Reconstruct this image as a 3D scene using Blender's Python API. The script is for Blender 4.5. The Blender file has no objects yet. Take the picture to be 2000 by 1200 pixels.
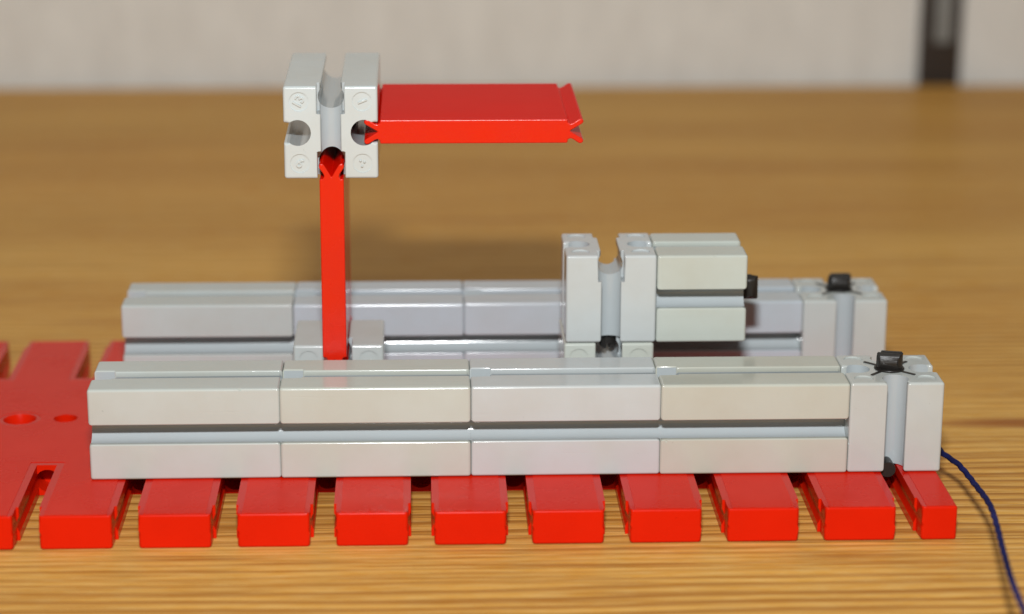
import bpy, bmesh, math, random
from mathutils import Vector, Matrix
random.seed(7)
S = 0.001                      # everything below is written in millimetres
scn = bpy.context.scene
COL = scn.collection

# ------------------------------------------------------------------ camera
def make_camera():
    cx, cy, cz, yaw, pit, roll, f = 52.13, -354.64, 132.28, .040325, .285716, .0039457, 4648.3
    fwd = Vector((math.sin(yaw)*math.cos(pit), math.cos(yaw)*math.cos(pit), -math.sin(pit)))
    right = Vector((math.cos(yaw), -math.sin(yaw), 0)); up = right.cross(fwd)
    r = right*math.cos(roll) + up*math.sin(roll); u = -right*math.sin(roll) + up*math.cos(roll)
    m = Matrix((r, u, -fwd)).transposed().to_4x4(); m.translation = Vector((cx, cy, cz))*S
    cd = bpy.data.cameras.new('camera'); c = bpy.data.objects.new('camera', cd); COL.objects.link(c)
    c.matrix_world = m
    cd.sensor_fit = 'HORIZONTAL'; cd.sensor_width = 36; cd.lens = f/2000*36
    cd.clip_start = .02; cd.clip_end = 20
    cd.dof.use_dof = True; cd.dof.focus_distance = .380; cd.dof.aperture_fstop = 13.0
    scn.camera = c
make_camera()

# ------------------------------------------------------------------ light: soft room light and the camera's flash
w = bpy.data.worlds.new('World'); scn.world = w; w.use_nodes = True
bg = w.node_tree.nodes['Background']; bg.inputs[0].default_value = (1.0, .92, .79, 1); bg.inputs[1].default_value = .195
def make_flash():
    ld = bpy.data.lights.new('camera_flash', 'AREA'); ld.shape = 'RECTANGLE'; ld.size = .034; ld.size_y = .02
    ld.energy = 2.25; ld.color = (.965, .985, 1.0)
    l = bpy.data.objects.new('camera_flash', ld); COL.objects.link(l)
    l.location = Vector((48, -353, 248))*S
    d = (Vector((58, 600, 110))*S - l.location); l.rotation_euler = d.to_track_quat('-Z', 'Y').to_euler()
make_flash()
scn.view_settings.view_transform = 'Standard'; scn.view_settings.look = 'None'
scn.view_settings.exposure = 0; scn.view_settings.gamma = 1

# ------------------------------------------------------------------ helpers
def tag(o, label=None, cat=None, group=None, kind=None):
    for k, v in (('label', label), ('category', cat), ('group', group), ('kind', kind)):
        if v: o[k] = v
    return o
def link(name, me, mats=(), parent=None, loc=(0, 0, 0), rot=(0, 0, 0)):
    o = bpy.data.objects.new(name, me); COL.objects.link(o)
    for m in mats: me.materials.append(m)
    o.location = Vector(loc)*S; o.rotation_euler = rot
    if parent: o.parent = parent
    return o
def tomesh(bm, name):
    bmesh.ops.recalc_face_normals(bm, faces=bm.faces)
    me = bpy.data.meshes.new(name); bm.to_mesh(me); bm.free(); return me
def scale(me):
    me.transform(Matrix.Scale(S, 4)); me.update(); return me
def box(bm, x0, x1, y0, y1, z0, z1):
    v = [bm.verts.new((x, y, z)) for x in (x0, x1) for y in (y0, y1) for z in (z0, z1)]
    for f in ((0,1,3,2), (4,6,7,5), (0,4,5,1), (2,3,7,6), (0,2,6,4), (1,5,7,3)): bm.faces.new([v[i] for i in f])
def prism(bm, prof, a, b, frame):
    """closed profile [(u,v)] swept from a to b; frame(u,v,t) -> xyz"""
    A = [bm.verts.new(frame(u, v, a)) for u, v in prof]; B = [bm.verts.new(frame(u, v, b)) for u, v in prof]
    n = len(prof)
    for i in range(n): bm.faces.new((A[i], A[(i+1) % n], B[(i+1) % n], B[i]))
    bm.faces.new(A); bm.faces.new(B[::-1])
def cyl(bm, c, axis, r, h0, h1, n=28, r2=None):
    ax = Vector(axis).normalized(); q = ax.to_track_quat('Z', 'Y'); c = Vector(c); r2 = r if r2 is None else r2
    A = []; B = []
    for i in range(n):
        t = 2*math.pi*i/n; d = q @ Vector((math.cos(t), math.sin(t), 0))
        A.append(bm.verts.new(c + d*r + ax*h0)); B.append(bm.verts.new(c + d*r2 + ax*h1))
    for i in range(n): bm.faces.new((A[i], A[(i+1) % n], B[(i+1) % n], B[i]))
    bm.faces.new(A[::-1]); bm.faces.new(B)
def evaluated(me, mods):
    o = bpy.data.objects.new('tmp', me); COL.objects.link(o)
    for typ, kw in mods:
        m = o.modifiers.new('m', typ)
        for k, v in kw.items(): setattr(m, k, v)
    dg = bpy.context.evaluated_depsgraph_get(); dg.update()
    out = bpy.data.meshes.new_from_object(o.evaluated_get(dg)); bpy.data.objects.remove(o)
    return out
def subtract(me, cutters):
    """cutters: list of bmesh; each subtracted exactly, one after another"""
    cs = []
    for bm in cutters:
        c = bpy.data.objects.new('cut', tomesh(bm, 'cut')); COL.objects.link(c); cs.append(c)
    out = evaluated(me, [('BOOLEAN', dict(operation='DIFFERENCE', solver='EXACT', object=c)) for c in cs])
    for c in cs: bpy.data.objects.remove(c)
    bm = bmesh.new(); bm.from_mesh(out)
    bmesh.ops.remove_doubles(bm, verts=bm.verts, dist=1e-4)
    bmesh.ops.dissolve_limit(bm, angle_limit=math.radians(.5), verts=bm.verts, edges=bm.edges)
    bm.to_mesh(out); bm.free()
    return out
def bevel(me, width, segs, weight, clamp=False):
    """weight(edge_mid, p0, p1, angle) -> 0..1"""
    bm = bmesh.new(); bm.from_mesh(me)
    lay = bm.edges.layers.float.new('bevel_weight_edge')
    for e in bm.edges:
        if len(e.link_faces) != 2: continue
        a = math.degrees(e.calc_face_angle(0))
        if a < 40 or not e.is_convex: continue
        e[lay] = weight((e.verts[0].co+e.verts[1].co)/2, e.verts[0].co, e.verts[1].co, a)
    bm.to_mesh(me); bm.free()
    return evaluated(me, [('BEVEL', dict(width=width, segments=segs, limit_method='WEIGHT', use_clamp_overlap=clamp, miter_outer='MITER_SHARP'))])
def smooth(me, ang=40):
    me.polygons.foreach_set('use_smooth', [True]*len(me.polygons)); me.set_sharp_from_angle(angle=math.radians(ang)); return me
def wn(o):
    m = o.modifiers.new('weighted_normal', 'WEIGHTED_NORMAL'); m.keep_sharp = True; m.weight = 80; return o

# ------------------------------------------------------------------ materials
def nodes(name):
    m = bpy.data.materials.new(name); m.use_nodes = True; nt = m.node_tree
    return m, nt, nt.nodes['Principled BSDF']
def N(nt, typ, **kw):
    n = nt.nodes.new(typ)
    for k, v in kw.items():
        if k == 'ins':
            for i, x in v.items(): n.inputs[i].default_value = x
        else: setattr(n, k, v)
    return n
def plastic(name, col, rough=.14, var=.05, bump=.012, ior=1.56, spec=.5, aged=None):
    m, nt, p = nodes(name); L = nt.links
    tc = N(nt, 'ShaderNodeTexCoord')
    oi = N(nt, 'ShaderNodeObjectInfo')
    off = N(nt, 'ShaderNodeVectorMath', operation='ADD'); mul = N(nt, 'ShaderNodeVectorMath', operation='SCALE')
    L.new(oi.outputs['Location'], mul.inputs[0]); mul.inputs['Scale'].default_value = 3.7
    L.new(tc.outputs['Object'], off.inputs[0]); L.new(mul.outputs[0], off.inputs[1])
    n1 = N(nt, 'ShaderNodeTexNoise', ins={'Scale': 90, 'Detail': 4, 'Roughness': .6}); L.new(off.outputs[0], n1.inputs['Vector'])
    n2 = N(nt, 'ShaderNodeTexNoise', ins={'Scale': 2600, 'Detail': 3, 'Roughness': .6}); L.new(off.outputs[0], n2.inputs['Vector'])
    a2 = tuple(min(1, c*(1-var*(1.0+.6*i))) for i, c in enumerate(col))
    mx = N(nt, 'ShaderNodeMix', data_type='RGBA'); mx.inputs[6].default_value = (*col, 1); mx.inputs[7].default_value = (*(aged or a2), 1)
    rmp = N(nt, 'ShaderNodeMapRange', ins={1: .35, 2: .7, 3: 0, 4: 1}); L.new(n1.outputs[0], rmp.inputs[0]); L.new(rmp.outputs[0], mx.inputs[0])
    # small dark specks of dirt
    n3 = N(nt, 'ShaderNodeTexNoise', ins={'Scale': 1300, 'Detail': 1, 'Roughness': .5}); L.new(off.outputs[0], n3.inputs['Vector'])
    sp = N(nt, 'ShaderNodeMapRange', ins={1: .80, 2: .84, 3: 0, 4: .3}); L.new(n3.outputs[0], sp.inputs[0])
    mx2 = N(nt, 'ShaderNodeMix', data_type='RGBA'); L.new(mx.outputs[2], mx2.inputs[6]); mx2.inputs[7].default_value = (*[c*.45 for c in col], 1); L.new(sp.outputs[0], mx2.inputs[0])
    L.new(mx2.outputs[2], p.inputs['Base Color'])
    rr = N(nt, 'ShaderNodeMapRange', ins={1: .3, 2: .7, 3: rough*.85, 4: rough*1.25}); L.new(n1.outputs[0], rr.inputs[0]); L.new(rr.outputs[0], p.inputs['Roughness'])
    p.inputs['IOR'].default_value = ior; p.inputs['Specular IOR Level'].default_value = spec
    # very fine moulded grain and slight waviness
    b1 = N(nt, 'ShaderNodeBump', ins={'Strength': .35, 'Distance': bump*S}); L.new(n2.outputs[0], b1.inputs['Height'])
    b2 = N(nt, 'ShaderNodeBump', ins={'Strength': .5, 'Distance': .05*S}); L.new(n1.outputs[0], b2.inputs['Height']); L.new(b1.outputs[0], b2.inputs['Normal'])
    ks = N(nt, 'ShaderNodeMapping'); ks.inputs['Scale'].default_value = (60, 900, 1300); ks.inputs['Rotation'].default_value = (.5, .35, .25); L.new(off.outputs[0], ks.inputs['Vector'])
    ns = N(nt, 'ShaderNodeTexNoise', ins={'Scale': 1, 'Detail': 2, 'Roughness': .5}); L.new(ks.outputs[0], ns.inputs['Vector'])
    rs = N(nt, 'ShaderNodeMapRange', ins={1: .69, 2: .74, 3: 0, 4: -1}); L.new(ns.outputs[0], rs.inputs[0])
    b3 = N(nt, 'ShaderNodeBump', ins={'Strength': .4, 'Distance': .02*S}); L.new(rs.outputs[0], b3.inputs['Height']); L.new(b2.outputs[0], b3.inputs['Normal'])
    L.new(b3.outputs[0], p.inputs['Normal'])
    return m
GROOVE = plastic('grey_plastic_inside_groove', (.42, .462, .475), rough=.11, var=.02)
def grey(name, col, **kw): return plastic('grey_plastic_' + name, col, **kw)
RED = plastic('red_plastic', (.66, .014, .002), rough=.25, var=.07, bump=.03, ior=1.25, spec=.3)
RED_GLOSS = plastic('red_plastic_polished_rim', (.58, .008, .001), rough=.18, var=.03, bump=.006, ior=1.36, spec=.42)
RED_PLATE = plastic('red_plastic_smooth_panel', (.72, .006, .0), rough=.1, var=.03, bump=.006, ior=1.04, spec=.5)
BLACK = plastic('black_plastic', (.016, .015, .014), rough=.42, var=.3, bump=.1)
RED_EDGE = plastic('red_plastic_matt_edge', (.66, .014, .002), rough=.25, var=.06, bump=.10, ior=1.5)
CORD = plastic('blue_cord', (.008, .013, .11), rough=.8, var=.3, bump=.3, spec=.15)

def wood():
    m, nt, p = nodes('honey_pine'); L = nt.links
    tc = N(nt, 'ShaderNodeTexCoord')
    def mapped(sx, sy, sz=1, loc=(0, 0, 0)):
        k = N(nt, 'ShaderNodeMapping'); k.inputs['Scale'].default_value = (sx, sy, sz); k.inputs['Location'].default_value = loc
        L.new(tc.outputs['Object'], k.inputs['Vector']); return k
    def math_(op, a, b=None, c=None, clamp=False):
        n = N(nt, 'ShaderNodeMath', operation=op); n.use_clamp = clamp
        for i, x in enumerate((a, b, c)):
            if x is None: continue
            if isinstance(x, (int, float)): n.inputs[i].default_value = x
            else: L.new(x, n.inputs[i])
        return n.outputs[0]
    # slow wander of the grain lines
    wv = N(nt, 'ShaderNodeTexNoise', ins={'Scale': 1, 'Detail': 3, 'Roughness': .55}); L.new(mapped(2.2, 9).outputs[0], wv.inputs['Vector'])
    wf = N(nt, 'ShaderNodeTexNoise', ins={'Scale': 1, 'Detail': 2, 'Roughness': .6}); L.new(mapped(28, 140).outputs[0], wf.inputs['Vector'])
    sep = N(nt, 'ShaderNodeSeparateXYZ'); L.new(tc.outputs['Object'], sep.inputs[0])
    y = sep.outputs['Y']
    d1 = math_('MULTIPLY', math_('SUBTRACT', wv.outputs[0], .5), .022)
    d2 = math_('MULTIPLY', math_('SUBTRACT', wf.outputs[0], .5), .0013)
    # a knot off to the right pushes the lines apart
    x = sep.outputs['X']
    kx = math_('MULTIPLY', math_('SUBTRACT', x, .164), 40.0); ky = math_('MULTIPLY', math_('SUBTRACT', y, .0395), 330.0)
    kr = math_('ADD', math_('MULTIPLY', kx, kx), math_('MULTIPLY', ky, ky))
    kd = math_('DIVIDE', .0025, math_('ADD', kr, 1.0))
    yy = math_('ADD', math_('ADD', y, d1), math_('ADD', d2, kd))
    ph = math_('MULTIPLY', yy, 1/.0026)
    # ring spacing varies: bend phase by a 1-D noise of y
    n1d = N(nt, 'ShaderNodeTexNoise', ins={'Scale': 1, 'Detail': 1}); L.new(mapped(.6, 26, 1, (3, 1, 0)).outputs[0], n1d.inputs['Vector'])
    ph = math_('ADD', ph, math_('MULTIPLY', n1d.outputs[0], 7.0))
    fr = math_('FRACT', ph)
    # latewood: soft ramp up then sharp fall
    late = math_('POWER', fr, 2.4)
    fall = N(nt, 'ShaderNodeMapRange', interpolation_type='SMOOTHSTEP', ins={1: .86, 2: 1.0, 3: 1, 4: 0}); L.new(fr, fall.inputs[0])
    late = math_('MULTIPLY', late, fall.outputs[0])
    # contrast of the rings differs from strip to strip
    str_ = N(nt, 'ShaderNodeTexNoise', ins={'Scale': 1, 'Detail': 2}); L.new(mapped(2.5, 30, 1, (7, 4, 0)).outputs[0], str_.inputs['Vector'])
    sr = N(nt, 'ShaderNodeMapRange', ins={1: .34, 2: .58, 3: .3, 4: 1.0}); L.new(str_.outputs[0], sr.inputs[0])
    late = math_('MULTIPLY', late, sr.outputs[0], clamp=True)
    # rings darker towards the front: real grain, plus painted shade to offset flash falloff
    yz = N(nt, 'ShaderNodeMapRange', interpolation_type='SMOOTHSTEP', ins={1: -.01, 2: .16, 3: 1.2, 4: .75}); L.new(yy, yz.inputs[0])
    late = math_('MULTIPLY', late, yz.outputs[0])
    late = math_('MULTIPLY', late, 1.9, clamp=True)
    # short broken lines between the rings
    bl = N(nt, 'ShaderNodeTexNoise', ins={'Scale': 1, 'Detail': 3, 'Roughness': .6, 'Distortion': .4}); L.new(mapped(20, 850, 1, (5, 2, 0)).outputs[0], bl.inputs['Vector'])
    blr = N(nt, 'ShaderNodeMapRange', ins={1: .47, 2: .64, 3: 0, 4: .7}); L.new(bl.outputs[0], blr.inputs[0])
    late = math_('MAXIMUM', math_('MULTIPLY', late, .9, clamp=True), math_('MULTIPLY', blr.outputs[0], yz.outputs[0]), clamp=True)
    # fibres
    fb = N(nt, 'ShaderNodeTexNoise', ins={'Scale': 1, 'Detail': 4, 'Roughness': .7}); L.new(mapped(150, 1500).outputs[0], fb.inputs['Vector'])
    fr2 = N(nt, 'ShaderNodeMapRange', ins={1: .3, 2: .7, 3: 0, 4: 1}); L.new(fb.outputs[0], fr2.inputs[0])
    big = N(nt, 'ShaderNodeTexNoise', ins={'Scale': 1, 'Detail': 3, 'Roughness': .5}); L.new(mapped(3.0, 11, 1, (1, 9, 0)).outputs[0], big.inputs['Vector'])
    br = N(nt, 'ShaderNodeMapRange', ins={1: .36, 2: .66, 3: 0, 4: 1}); L.new(big.outputs[0], br.inputs[0])
    base = N(nt, 'ShaderNodeMix', data_type='RGBA'); base.inputs[6].default_value = (.74, .385, .062, 1); base.inputs[7].default_value = (.66, .29, .028, 1); L.new(br.outputs[0], base.inputs[0])
    f1 = N(nt, 'ShaderNodeMix', data_type='RGBA'); L.new(base.outputs[2], f1.inputs[6]); f1.inputs[7].default_value = (.88, .64, .27, 1)
    L.new(math_('MULTIPLY', fr2.outputs[0], .55), f1.inputs[0])
    f2 = N(nt, 'ShaderNodeMix', data_type='RGBA'); L.new(f1.outputs[2], f2.inputs[6]); f2.inputs[7].default_value = (.31, .105, .012, 1)
    L.new(math_('MULTIPLY', late, .85), f2.inputs[0])
    # reddish heartwood streaks
    st = N(nt, 'ShaderNodeTexNoise', ins={'Scale': 1, 'Detail': 3, 'Roughness': .55}); L.new(mapped(7, 75, 1, (2.4, 6.3, 0)).outputs[0], st.inputs['Vector'])
    s2 = N(nt, 'ShaderNodeMapRange', ins={1: .62, 2: .74, 3: 0, 4: .4}); L.new(st.outputs[0], s2.inputs[0])
    kn = N(nt, 'ShaderNodeMapRange', ins={1: .2, 2: 1.3, 3: .8, 4: 0}); L.new(kr, kn.inputs[0])
    red = math_('MAXIMUM', s2.outputs[0], kn.outputs[0])
    f3 = N(nt, 'ShaderNodeMix', data_type='RGBA'); L.new(f2.outputs[2], f3.inputs[6]); f3.inputs[7].default_value = (.30, .085, .016, 1); L.new(red, f3.inputs[0])
    L.new(f3.outputs[2], p.inputs['Base Color'])
    p.inputs['Roughness'].default_value = .45; p.inputs['IOR'].default_value = 1.25; p.inputs['Specular IOR Level'].default_value = .15
    p.inputs['Coat Weight'].default_value = .03; p.inputs['Coat Roughness'].default_value = .16
    b = N(nt, 'ShaderNodeBump', ins={'Strength': .5, 'Distance': .12*S}); L.new(late, b.inputs['Height'])
    b2 = N(nt, 'ShaderNodeBump', ins={'Strength': .5, 'Distance': .06*S}); L.new(fb.outputs[0], b2.inputs['Height']); L.new(b.outputs[0], b2.inputs['Normal'])
    L.new(b2.outputs[0], p.inputs['Normal'])
    return m
def wallpaper():
    m, nt, p = nodes('beige_wallpaper'); L = nt.links
    tc = N(nt, 'ShaderNodeTexCoord'); k = N(nt, 'ShaderNodeMapping'); k.inputs['Scale'].default_value = (110, 110, 45); L.new(tc.outputs['Object'], k.inputs[0])
    n = N(nt, 'ShaderNodeTexNoise', ins={'Scale': 1, 'Detail': 5, 'Roughness': .62}); L.new(k.outputs[0], n.inputs['Vector'])
    mx = N(nt, 'ShaderNodeMix', data_type='RGBA'); mx.inputs[6].default_value = (.84, .835, .79, 1); mx.inputs[7].default_value = (.77, .76, .715, 1)
    r = N(nt, 'ShaderNodeMapRange', ins={1: .35, 2: .65, 3: 0, 4: 1}); L.new(n.outputs[0], r.inputs[0]); L.new(r.outputs[0], mx.inputs[0])
    L.new(mx.outputs[2], p.inputs['Base Color']); p.inputs['Roughness'].default_value = .8
    b = N(nt, 'ShaderNodeBump', ins={'Strength': .3, 'Distance': .3*S}); L.new(n.outputs[0], b.inputs['Height']); L.new(b.outputs[0], p.inputs['Normal'])
    return m
WOOD, WALL = wood(), wallpaper()
DARK = plastic('dark_brown_varnish', (.022, .012, .006), rough=.5, var=.2)
METAL = plastic('grey_metal_strip', (.25, .265, .26), rough=.45, var=.1)

# ------------------------------------------------------------------ setting
TZ = -5.6
def slab(name, x0, x1, y0, y1, z0, z1, mat, b, parent=None, loc=(0, 0, 0)):
    bm = bmesh.new(); box(bm, x0, x1, y0, y1, z0, z1)
    if b: bmesh.ops.bevel(bm, geom=bm.edges[:], offset=b, segments=3, profile=.5, affect='EDGES')
    return wn(link(name, smooth(scale(tomesh(bm, name))), [mat], parent, loc))
tag(slab('table_top', -700, 900, -420, 351, TZ-28, TZ, WOOD, 3), 'honey-coloured pine table top with long horizontal grain lines under the red plate', 'table')
tag(slab('wall', -1100, 1300, 356, 400, -750, 1500, WALL, 0), kind='structure')
post = slab('shelf_upright', 0, 12.8, 0, 9, -60, 420, DARK, .8, loc=(204, 346.5, 0))
post.location.y = .3535*1 - .0  # stands between table edge and wall
tag(post, 'dark brown upright strip with a pale metal inlay, out of focus against the wall', 'shelf upright')

# ------------------------------------------------------------------ the grey building blocks
def keyhole(r=2.1, cy=2.25, hw=1.58, n=22):
    """groove profile: (u lateral, v depth below the face)"""
    a0 = math.asin(hw/r); pts = [(-hw, -1.0), ]
    pts.append((-hw, cy - math.sqrt(r*r-hw*hw)))
    for i in range(1, n):
        t = -math.pi/2 - a0 - (2*math.pi-2*a0)*i/n
        pts.append((r*math.cos(t), cy + r*math.sin(t)))
    pts.append((hw, cy - math.sqrt(r*r-hw*hw))); pts.append((hw, -1.0))
    return pts
KH = keyhole()
def block_mesh(length, end_groove, ends, name, nicks=()):
    """block along +X: x 0..length, y and z -7.5..7.5; end groove at x=0 running along 'y' or 'z'; discs on the listed ends"""
    H = 7.5; L = length
    bm = bmesh.new(); box(bm, 0, L, -H, H, -H, H); me = tomesh(bm, name)
    cuts = []
    for frame in (lambda u, v, t: (t, u, H-v), lambda u, v, t: (t, u, -H+v), lambda u, v, t: (t, H-v, u), lambda u, v, t: (t, -H+v, u)):
        b = bmesh.new(); prism(b, KH, -1, L+1, frame); cuts.append(b)
    de, ds = (3.3, 4.5) if L > 20 else (4.5, 3.3)
    for ax in end_groove:
        b = bmesh.new(); fr = (lambda u, v, t: (v, u, t)) if ax == 'z' else (lambda u, v, t: (v, t, u))
        prism(b, KH, -H-1, H+1, fr); cuts.append(b)
        for s in (-1, 1):
            b = bmesh.new()
            lo, hi = (H-ds, H+1) if s > 0 else (-H-1, -H+ds)
            if ax == 'z': box(b, -1, de, -2.2, 2.2, lo, hi)
            else: box(b, -1, de, lo, hi, -2.2, 2.2)
            cuts.append(b)
    for e in ends:
        for sy in (-1, 1):
            for sz in (-1, 1):
                b = bmesh.new(); x = 0 if e == 0 else L
                cyl(b, (x, sy*5.0, sz*5.0), (1, 0, 0), 1.55, -.22, .22, 32); cuts.append(b)
    me = subtract(me, cuts)
    def wt(mid, p, q, ang):
        def planes(a):
            s = set()
            for i, (lo, hi) in enumerate(((0, L), (-H, H), (-H, H))):
                if abs(a[i]-lo) < .02: s.add((i, 0))
                if abs(a[i]-hi) < .02: s.add((i, 1))
            return s
        c = planes(p) & planes(q)
        if len(c) >= 2: return .8
        if len(c) == 1:
            ln = (p-q).length
            if ln > 2.5: return .4
            onend = (0, 0) in c or (0, 1) in c
            straight = abs(p[1]-q[1]) < .01 or abs(p[2]-q[2]) < .01
            return 1.0 if onend and straight and ln > .7 else 0.0
        return 0.0
    me = bevel(me, .58, 3, wt)
    if nicks:
        rn = random.Random(11); cs = []
        for nx, ny, nz, nr in nicks:
            b = bmesh.new()
            bmesh.ops.create_icosphere(b, subdivisions=1, radius=nr, matrix=Matrix.Translation((nx, ny, nz)) @ Matrix.Rotation(rn.uniform(0, 2), 4, 'X'))
            for v in b.verts: v.co += Vector((rn.uniform(-.1, .1), rn.uniform(-.1, .1), rn.uniform(-.1, .1)))
            cs.append(b)
        me = subtract(me, cs)
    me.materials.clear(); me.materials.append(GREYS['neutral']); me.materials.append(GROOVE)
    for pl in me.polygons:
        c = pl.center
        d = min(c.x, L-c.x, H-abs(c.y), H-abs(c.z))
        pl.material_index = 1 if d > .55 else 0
    return smooth(scale(me))
def place_block(src, name, mat, loc, rot, label, group):
    o = bpy.data.objects.new(name, src); COL.objects.link(o)
    o.location = Vector(loc)*S; o.rotation_euler = rot
    # own copy of the material slot, mesh shared
    o.material_slots[0].link = 'OBJECT'; o.material_slots[0].material = mat
    wn(o); tag(o, label, 'building block', group); return o
for_mesh = {}
def M(length, g, ends, nicks=()):
    k = (length, g, ends, nicks)
    if k not in for_mesh:
        for_mesh[k] = block_mesh(length, g, ends, 'block_%d' % length, nicks)
    return for_mesh[k]
GREYS = {
 'neutral':  grey('neutral', (0.488, 0.526, 0.498)),
 'warm':     grey('warm', (0.493, 0.526, 0.479)),
 'lilac':    grey('lilac', (0.497, 0.536, 0.538)),
 'yellowed': grey('yellowed', (0.484, 0.502, 0.440)),
 'end':      grey('end', (0.484, 0.516, 0.498)),
 'rear':     grey('rear', (0.473, 0.516, 0.504)),
 'lavender': grey('lavender', (0.449, 0.502, 0.543)),
 'lavender_pale': grey('lavender_pale', (0.459, 0.506, 0.543)),
 'cool':     grey('cool', (0.522, 0.576, 0.578)),
 'base':     grey('base', (0.473, 0.521, 0.513)),
 'cream':    grey('cream', (0.503, 0.541, 0.493)),
 'upright':  grey('upright', (0.508, 0.551, 0.553)),
 'greenish': grey('greenish', (0.493, 0.536, 0.489)),
}
FG, RG = 'blocks of the front bar', 'blocks of the rear bar'
long_z = M(30, 'z', ())
for i, (mat, lab) in enumerate((('neutral', 'neutral grey long block at the left end of the front bar'),
                                ('warm', 'warm grey long block, second from left in the front bar, before the red upright panel'),
                                ('lilac', 'lilac-tinged grey long block third from left in the front bar, below the red shelf tip'),
                                ('yellowed', 'most yellowed long block in the front bar, beside the pegged end block'))):
    nk = {0: ((23.8, -7.6, 7.5, .42), (24.6, -7.5, 7.65, .3)), 3: ((26.9, -7.55, 7.6, .38), (1.0, -7.7, -1.9, .35))}.get(i, ())
    place_block(M(30, 'z', (), nk), 'long_block', GREYS[mat], (.04+30*i, 7.5+(.05, -.06, .04, -.03)[i], 7.52), (math.radians((.15, -.2, .1, .2)[i]), 0, math.radians((.1, -.12, .08, -.1)[i])), lab, FG)
RX, RY = -.16, 54.2
for i, (mat, lab) in enumerate((('rear', 'neutral grey long block at the left end of the rear bar'),
                                ('lavender', 'bluish grey long block in the rear bar crossed by the red upright'),
                                ('lavender_pale', 'bluish grey long block in the rear bar whose right part hides behind the upright block'),
                                ('lavender', 'bluish grey long block in the rear bar behind the raised side block'))):
    place_block(long_z, 'long_block', GREYS[mat], (RX+.04+30*i, RY+(.06, -.05, .03, -.04)[i], 7.52), (math.radians((-.1, .2, -.15, .1)[i]), 0, math.radians((-.1, .12, -.05, .1)[i])), lab, RG)

# pegs: neck, split barrel head; thin four-armed spring under it
def peg_mesh():
    bm = bmesh.new(); cyl(bm, (0, 0, 0), (0, 0, 1), 2.45, -.2, .3, 22)
    me = tomesh(bm, 'collar')
    # barrel head: horizontal cylinder trimmed round, with a split across the top
    bm = bmesh.new(); cyl(bm, (0, 0, 1.38), (1, 0, 0), 1.6, -2.3, 2.3, 26); hd = tomesh(bm, 'head')
    b1 = bmesh.new(); box(b1, -3, 3, -3, 3, 2.75, 5)
    b2 = bmesh.new(); box(b2, -3, 3, -.22, .18, 2.1, 5)
    b3 = bmesh.new(); box(b3, -3, -1.5, -.1, 3, 1.9, 5)
    b4 = bmesh.new(); cyl(b4, (0, 0, 0), (0, 0, 1), 4, -2, 6, 30)
    b5 = bmesh.new(); cyl(b5, (0, 0, 0), (0, 0, 1), 2.08, -3, 7, 30)
    ring = subtract(tomesh(b4, 'ring'), [b5]); b6 = bmesh.new(); b6.from_mesh(ring)
    hd = subtract(hd, [b1, b2, b3, b6])
    bm = bmesh.new(); bm.from_mesh(hd); bm2 = bmesh.new(); bm2.from_mesh(me)
    for f in bm2.faces: f.tag = False
    tmp = bpy.data.meshes.new('t'); bm2.to_mesh(tmp); bm.from_mesh(tmp)
    bmesh.ops.bevel(bm, geom=[e for e in bm.edges if len(e.link_faces) == 2 and e.is_convex and e.calc_face_angle(0) > .7], offset=.12, segments=2, affect='EDGES')
    rr = random.Random(3)
    for v in bm.verts: v.co += Vector((rr.uniform(-.07, .07), rr.uniform(-.07, .07), rr.uniform(-.05, .05)))
    out = bpy.data.meshes.new('peg'); bm.to_mesh(out); bm.free(); bm2.free()
    return smooth(scale(out), 35)
PEG = peg_mesh(); PEG.materials.append(BLACK)
def spring_mesh():
    bm = bmesh.new()
    for a in (45, 135, 225, 315):
        for f in bm.faces: f.tag = True
        n = len(bm.verts); box(bm, 2.0, 4.9, -.23, .23, -.1, .12); bm.verts.ensure_lookup_table()
        bmesh.ops.rotate(bm, verts=bm.verts[n:], cent=(0, 0, 0), matrix=Matrix.Rotation(math.radians(a), 3, 'Z'))
    return scale(tomesh(bm, 'spring_cross'))
SPR = spring_mesh(); SPR.materials.append(BLACK)
def add_peg(parent, loc, rot, spring=True):
    p = link('peg', PEG, (), parent, loc); p.rotation_mode = 'ZYX'; p.rotation_euler = rot
    if spring:
        s = link('spring_cross', SPR, (), p, (0, 0, .03), (0, 0, -rot[2])); 
    return p
# short blocks: local x = 0 is the end groove, x = 15 the peg end
def lettered(parent, txt, yz, size, ang, x=0.0):
    """moulded character on the end face x=0 (seen from -x)"""
    cu = bpy.data.curves.new('mark', 'FONT'); cu.body = txt; cu.size = size; cu.extrude = .14; cu.bevel_depth = .03; cu.offset = .01; cu.bevel_resolution = 1
    cu.align_x = 'CENTER'; cu.align_y = 'CENTER'; cu.resolution_u = 4
    o = bpy.data.objects.new('t', cu); COL.objects.link(o); dg = bpy.context.evaluated_depsgraph_get(); dg.update()
    me = bpy.data.meshes.new_from_object(o.evaluated_get(dg)); bpy.data.objects.remove(o)
    me.transform(Matrix.Rotation(math.radians(ang), 4, 'Z')); scale(me)
    # text plane XY (facing +Z) -> facing -X : right = -Y, up = +Z
    R = Matrix(((0, 0, -1, 0), (-1, 0, 0, 0), (0, 1, 0, 0), (0, 0, 0, 1)))
    me.transform(R)
    m = link('moulded_mark', me, [parent.material_slots[0].material], parent, (x+.12, yz[0], yz[1])); return m
def dots(parent, pts, x=0.0, r=.2):
    bm = bmesh.new()
    for y, z in pts:
        bmesh.ops.create_uvsphere(bm, u_segments=10, v_segments=6, radius=r, matrix=Matrix.Translation((x+.08, y, z)))
    return link('moulded_mark', smooth(scale(tomesh(bm, 'dots'))), [parent.material_slots[0].material], parent)

short_peg = M(15, 'y', (0, 1))
UP = (0, math.radians(-90), 0)            # local +x -> world +z
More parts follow.
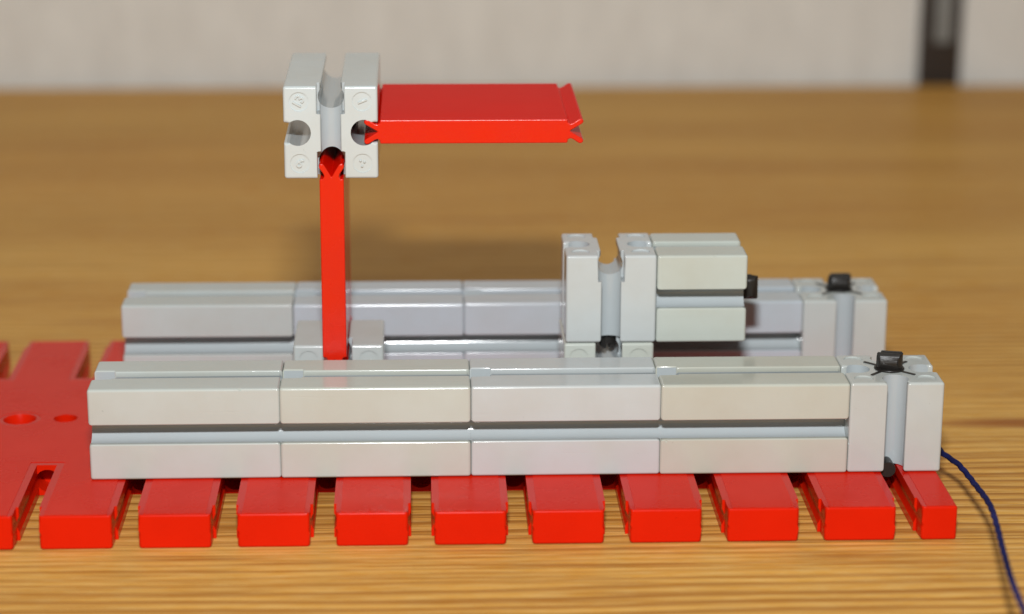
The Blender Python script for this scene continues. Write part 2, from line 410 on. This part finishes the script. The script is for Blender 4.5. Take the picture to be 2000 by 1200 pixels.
# end blocks of the two bars stand upright with the peg end on top
short_peg2 = M(15, 'z', (0, 1))
fe = place_block(M(15, 'z', (0, 1), ((4.9, -7.6, 7.55, .4), (4.2, -7.7, 7.4, .28))), 'short_block', GREYS['end'], (127.55, 7.5, 0.02), UP, 'grey pegged block at the right end of the front bar, beside the blue cord', 'blocks with a black peg on top')
add_peg(fe, (15, 0, 0), (0, math.radians(90), math.radians(-14)))
re_ = place_block(short_peg2, 'short_block', GREYS['end'], (127.4, RY, 0.02), UP, 'grey pegged block standing at the far right end of the rear bar', 'blocks with a black peg on top')
add_peg(re_, (15, 0, 0), (0, math.radians(90), math.radians(0)))

# base block under the red upright: end face with groove towards the camera
FRONT = (0, 0, math.radians(90))          # local +x -> world +y, local y -> -x
bb = place_block(M(15, 'z', (0,)), 'short_block', GREYS['base'], (38.6, 22.5, 7.5), FRONT, 'grey short block low between the two bars, carrying the red upright panel', None)
cb = place_block(M(15, 'z', (0,)), 'short_block', GREYS['cream'], (83.5, 22.4, 7.5), FRONT, 'cream-grey short block low between the bars, under the upright block', None)
dots(bb, [(-4.7, 4.6), (-5.3, 4.9)]); dots(cb, [(-4.8, 4.5), (-5.4, 4.9)], r=.2)
# upright block: groove end on top, peg pointing down
DOWN = (0, math.radians(90), 0)           # local +x -> world -z
ub = place_block(M(15, 'y', (0, 1)), 'short_block', GREYS['upright'], (83.75, 29.9, 30.1), DOWN, 'pale grey block with an open U-shaped slot on top, left of the raised side block', None)
add_peg(ub, (15, 0, 0), (0, math.radians(90), math.radians(90)), spring=False)
# side block: peg pointing right
sb = place_block(M(15, '', (0, 1), ((9.4, -7.6, 7.55, .42), (10.1, -7.45, 7.7, .3), (8.9, -7.75, 7.4, .28))), 'short_block', GREYS['greenish'], (91.3, 29.9, 22.55), (0, 0, 0), 'greenish grey block raised on the right with its black peg pointing sideways', None)
add_peg(sb, (15, 0, 0), (0, math.radians(90), math.radians(0)), spring=False)
# tower top block: 30 long, pointing away, end face to the camera
tb = place_block(M(30, 'z', (0,)), 'long_block', GREYS['cool'], (38.18, 17.0, 52.1), FRONT, 'pale grey block on top of the red upright with numbers moulded on its face', None)
# camera sees local y reversed: world +x = local -y
lettered(tb, '13', (5.0, 5.0), 2.1, 60)
lettered(tb, '1', (-5.0, 5.0), 2.1, -68)
lettered(tb, '6', (5.0, -5.0), 2.2, -40)
dots(tb, [(-4.65, -4.6), (-5.3, -4.8), (-4.9, -5.5)])

# ------------------------------------------------------------------ red panels with forked edges
def panel_profile(l, t):
    h = t/2
    def fork(s):
        e = l/2
        pts = [(e, h), (e+.05, h-.55), (e+.45, h-.75), (e+.85, h-.62), (e+1.75, h+.0), (e+2.15, h+.08), (e+2.45, h-.1), (e+2.55, h-.42), (e+2.35, h-.75), (e+.55, .12),
               (e+.4, 0)]
        low = [(x, -y) for x, y in pts[:-1]][::-1]
        return pts + low
    r = fork(1); lft = [(-x, -y) for x, y in fork(1)]
    return r + lft
def panel(name, loc, upright, y0, y1, label):
    bm = bmesh.new(); pr = panel_profile(29.9, 3.9)
    fr = (lambda u, v, t: (v, t, u)) if upright else (lambda u, v, t: (u, t, v))
    prism(bm, pr, y0, y1, fr); me = tomesh(bm, name)
    me = bevel(me, .22, 3, lambda m, p, q, a: 1.0 if a > 55 else 0)
    me.materials.clear(); me.materials.append(RED_PLATE); me.materials.append(RED_EDGE)
    for pl in me.polygons: pl.material_index = 1 if abs(pl.normal.y) > .12 else 0
    o = wn(link(name, smooth(scale(me), 38), [], None, loc))
    return tag(o, label, 'panel')
panel('red_panel', (38.18, 0, 29.6), True, 16.9, 46.55, 'red plastic panel standing upright on the low base block, seen edge-on')
panel('red_panel', (60.95, 0, 52.2), False, 17.0, 47.0, 'red plastic panel reaching out level to the right from the top block')

# ------------------------------------------------------------------ red base plate with slotted comb edges
def base_plate():
    X0, X1, Y0, Y1, Z0 = -45.6, 134.6, -15.1, 75.3, TZ+.06
    bm = bmesh.new(); box(bm, X0, X1, Y0, Y1, Z0, 0)
    bmesh.ops.bevel(bm, geom=bm.edges[:], offset=.4, segments=4, profile=.5, affect='EDGES'); me = tomesh(bm, 'base_plate')
    cuts = []
    gx = [7.1+15*k for k in range(-3, 9)]
    slot = bmesh.new(); rim = bmesh.new()
    zc = -2.9; r = 2.05; hw = 1.6
    a = math.sqrt(r*r-hw*hw)
    prof = [(-hw, 1)]; prof.append((-hw, zc+a))
    n = 8; t0 = math.atan2(a, -hw); t1 = 2*math.pi - t0
    for i in range(1, n): t = t0 + (t1-t0)*i/n; prof.append((r*math.cos(t), zc + r*math.sin(t)))
    prof += [(-hw, zc-a), (-hw, -8)]
    prof = prof + [(-x, z) for x, z in prof[::-1]]
    # three cutters per slot: top mouth, round channel (runs on under the web), bottom mouth (stops short of the web)
    chan = [(r*math.cos(2*math.pi*i/16+.19), zc + r*math.sin(2*math.pi*i/16+.19)) for i in range(16)]
    def sw(pr, y0, y1, c):
        b = bmesh.new(); prism(b, pr, y0, y1, lambda u, v, t: (c+u, t, v)); return b
    front, back, wide, rims, low = [bmesh.new() for _ in range(5)]
    def merge(dst, src):
        t = bpy.data.meshes.new('t'); bmesh.ops.recalc_face_normals(src, faces=src.faces); src.to_mesh(t); dst.from_mesh(t); src.free()
    for c in gx:
        for lo, hi, s in ((Y0-2, 7.5, -1), (52.5, Y1+2, 1)):
            inner = 7.5 if s < 0 else 52.5; out = Y0-2 if s < 0 else Y1+2
            def rng(d): return (out, inner+d) if s < 0 else (inner-d, out)
            merge(front, sw([(-hw, -2.2), (-hw, 1), (hw, 1), (hw, -2.2)], *rng(0), c))
            merge(back, sw(chan, *rng(5), c))
            merge(low, sw([(-hw+.03, -8), (-hw+.03, -3.4), (hw-.03, -3.4), (hw-.03, -8)], *rng(.8), c))
            b = bmesh.new()
            if s < 0: box(b, c-2.0, c+2.0, Y0-2, Y0+4.0, -9, 2)
            else: box(b, c-2.0, c+2.0, Y1-4.0, Y1+2, -9, 2)
            merge(wide, b)
            b = bmesh.new()
            if s < 0: box(b, c-2.75, c+2.75, Y0-3, 8.7, -.07, 2.5)
            else: box(b, c-2.75, c+2.75, 51.3, Y1+3, -.07, 2.5)
            merge(rims, b)
    holes = bmesh.new()
    cs = []
    for hx in (-15.8, -8.1):
        b = bmesh.new(); cyl(b, (hx, 30.3, 0), (0, 0, 1), 2.0, -9, 2, 36); cs.append(b)
    b = bmesh.new(); cyl(b, (-15.8, 30.3, 0), (0, 0, 1), 1.95, -2.3, .2, 40, 2.9); cs.append(b)
    b = bmesh.new(); cyl(b, (-15.8, 30.3, 0), (0, 0, 1), 3.5, -.07, 1, 40); cs.append(b)
    me = subtract(me, [rims, front, back, low, wide] + cs)
    def wt(mid, p, q, ang):
        if min(abs(abs(mid.x-g_)-2.0) for g_ in gx) < .02 and abs(p.x-q.x) < .01 and (mid.y < Y0+.42 or mid.y > Y1-.42) and ang > 60: return 1
        if abs(p.z-q.z) > 2.5 and (abs(mid.y-Y0) < .02 or abs(mid.y-Y1) < .02): return 1
        return 0
    me = bevel(me, .5, 3, wt)
    me.materials.clear(); me.materials.append(RED); me.materials.append(RED_GLOSS)
    for pl in me.polygons:
        c = pl.center
        if -.12 < c.z < -.03 and abs(pl.normal.z) > .9: pl.material_index = 1
    o = link('base_plate', smooth(scale(me)), []); wn(o)
    return tag(o, 'large flat red plate with slotted comb edges lying on the wooden table', 'base plate')
base_plate()

# black connector under the front end block, seated in the last slot of the plate
bm = bmesh.new(); cyl(bm, (0, 0, 0), (0, 1, 0), 1.25, -3.0, 4.0, 24)
bmesh.ops.bevel(bm, geom=[e for e in bm.edges if e.calc_face_angle(0) > .8], offset=.95, segments=4, affect='EDGES')
tag(wn(link('connector_pin', smooth(scale(tomesh(bm, 'pin'))), [BLACK], None, (126.9, 4.4, -.05))),
    'small black pin under the front end block, sunk in the plate slot', 'pin')

# metal inlay of the shelf upright
bm = bmesh.new(); box(bm, 4.2, 9.4, -.6, 1.0, 6.5, 400)
bmesh.ops.bevel(bm, geom=bm.edges[:], offset=.5, segments=2, affect='EDGES')
link('metal_inlay', smooth(scale(tomesh(bm, 'inlay'))), [METAL], post)

# ------------------------------------------------------------------ blue cord
def cord():
    P = [(120, 42, -2.5), (131, 33, -1.0), (137.4, 22, 0.2)]
    import itertools
    cam = scn.camera.matrix_world.copy(); f = 4648.3
    for px, py, z in CORD_PTS: P.append((px, py, z))
    # Catmull-Rom resample
    pts = []
    Q = [Vector(p) for p in P]
    for i in range(len(Q)-1):
        p0, p1, p2, p3 = Q[max(0, i-1)], Q[i], Q[i+1], Q[min(len(Q)-1, i+2)]
        n = max(3, int((p2-p1).length/.35))
        for k in range(n):
            t = k/n
            pts.append(.5*((2*p1)+(p2-p0)*t+(2*p0-5*p1+4*p2-p3)*t*t+(3*p1-p0-3*p2+p3)*t**3))
    bm = bmesh.new(); rings = []
    for i, p in enumerate(pts):
        d = (pts[min(i+1, len(pts)-1)] - pts[max(0, i-1)]).normalized()
        a = d.cross(Vector((0, 0, 1))).normalized(); b = a.cross(d)
        ring = []
        for k in range(12):
            th = 2*math.pi*k/12 + i*.22
            rr = .44*(1+.17*math.cos(3*(2*math.pi*k/12)))
            ring.append(bm.verts.new(p + a*rr*math.cos(th) + b*rr*math.sin(th)))
        rings.append(ring)
    for A, B in zip(rings, rings[1:]):
        for k in range(12): bm.faces.new((A[k], A[(k+1) % 12], B[(k+1) % 12], B[k]))
    bm.faces.new(rings[0]); bm.faces.new(rings[-1])
    o = link('cord', smooth(scale(tomesh(bm, 'cord')), 60), [CORD])
    return tag(o, 'thin dark blue twisted cord curving over the table at the right', 'cord')
CORD_PTS = [(136.54, 7.36, 1.0), (138.32, 1.64, 0.6), (138.81, -8.2, 0.8), (138.54, -18.48, 1.6), (137.26, -28.4, 2.2), (135.21, -41.26, 3.0), (133.27, -53.82, 4.0), (131.77, -66.52, 5.0), (130.6, -77.66, 6.0), (129.9, -88.95, 7.0)]
cord()
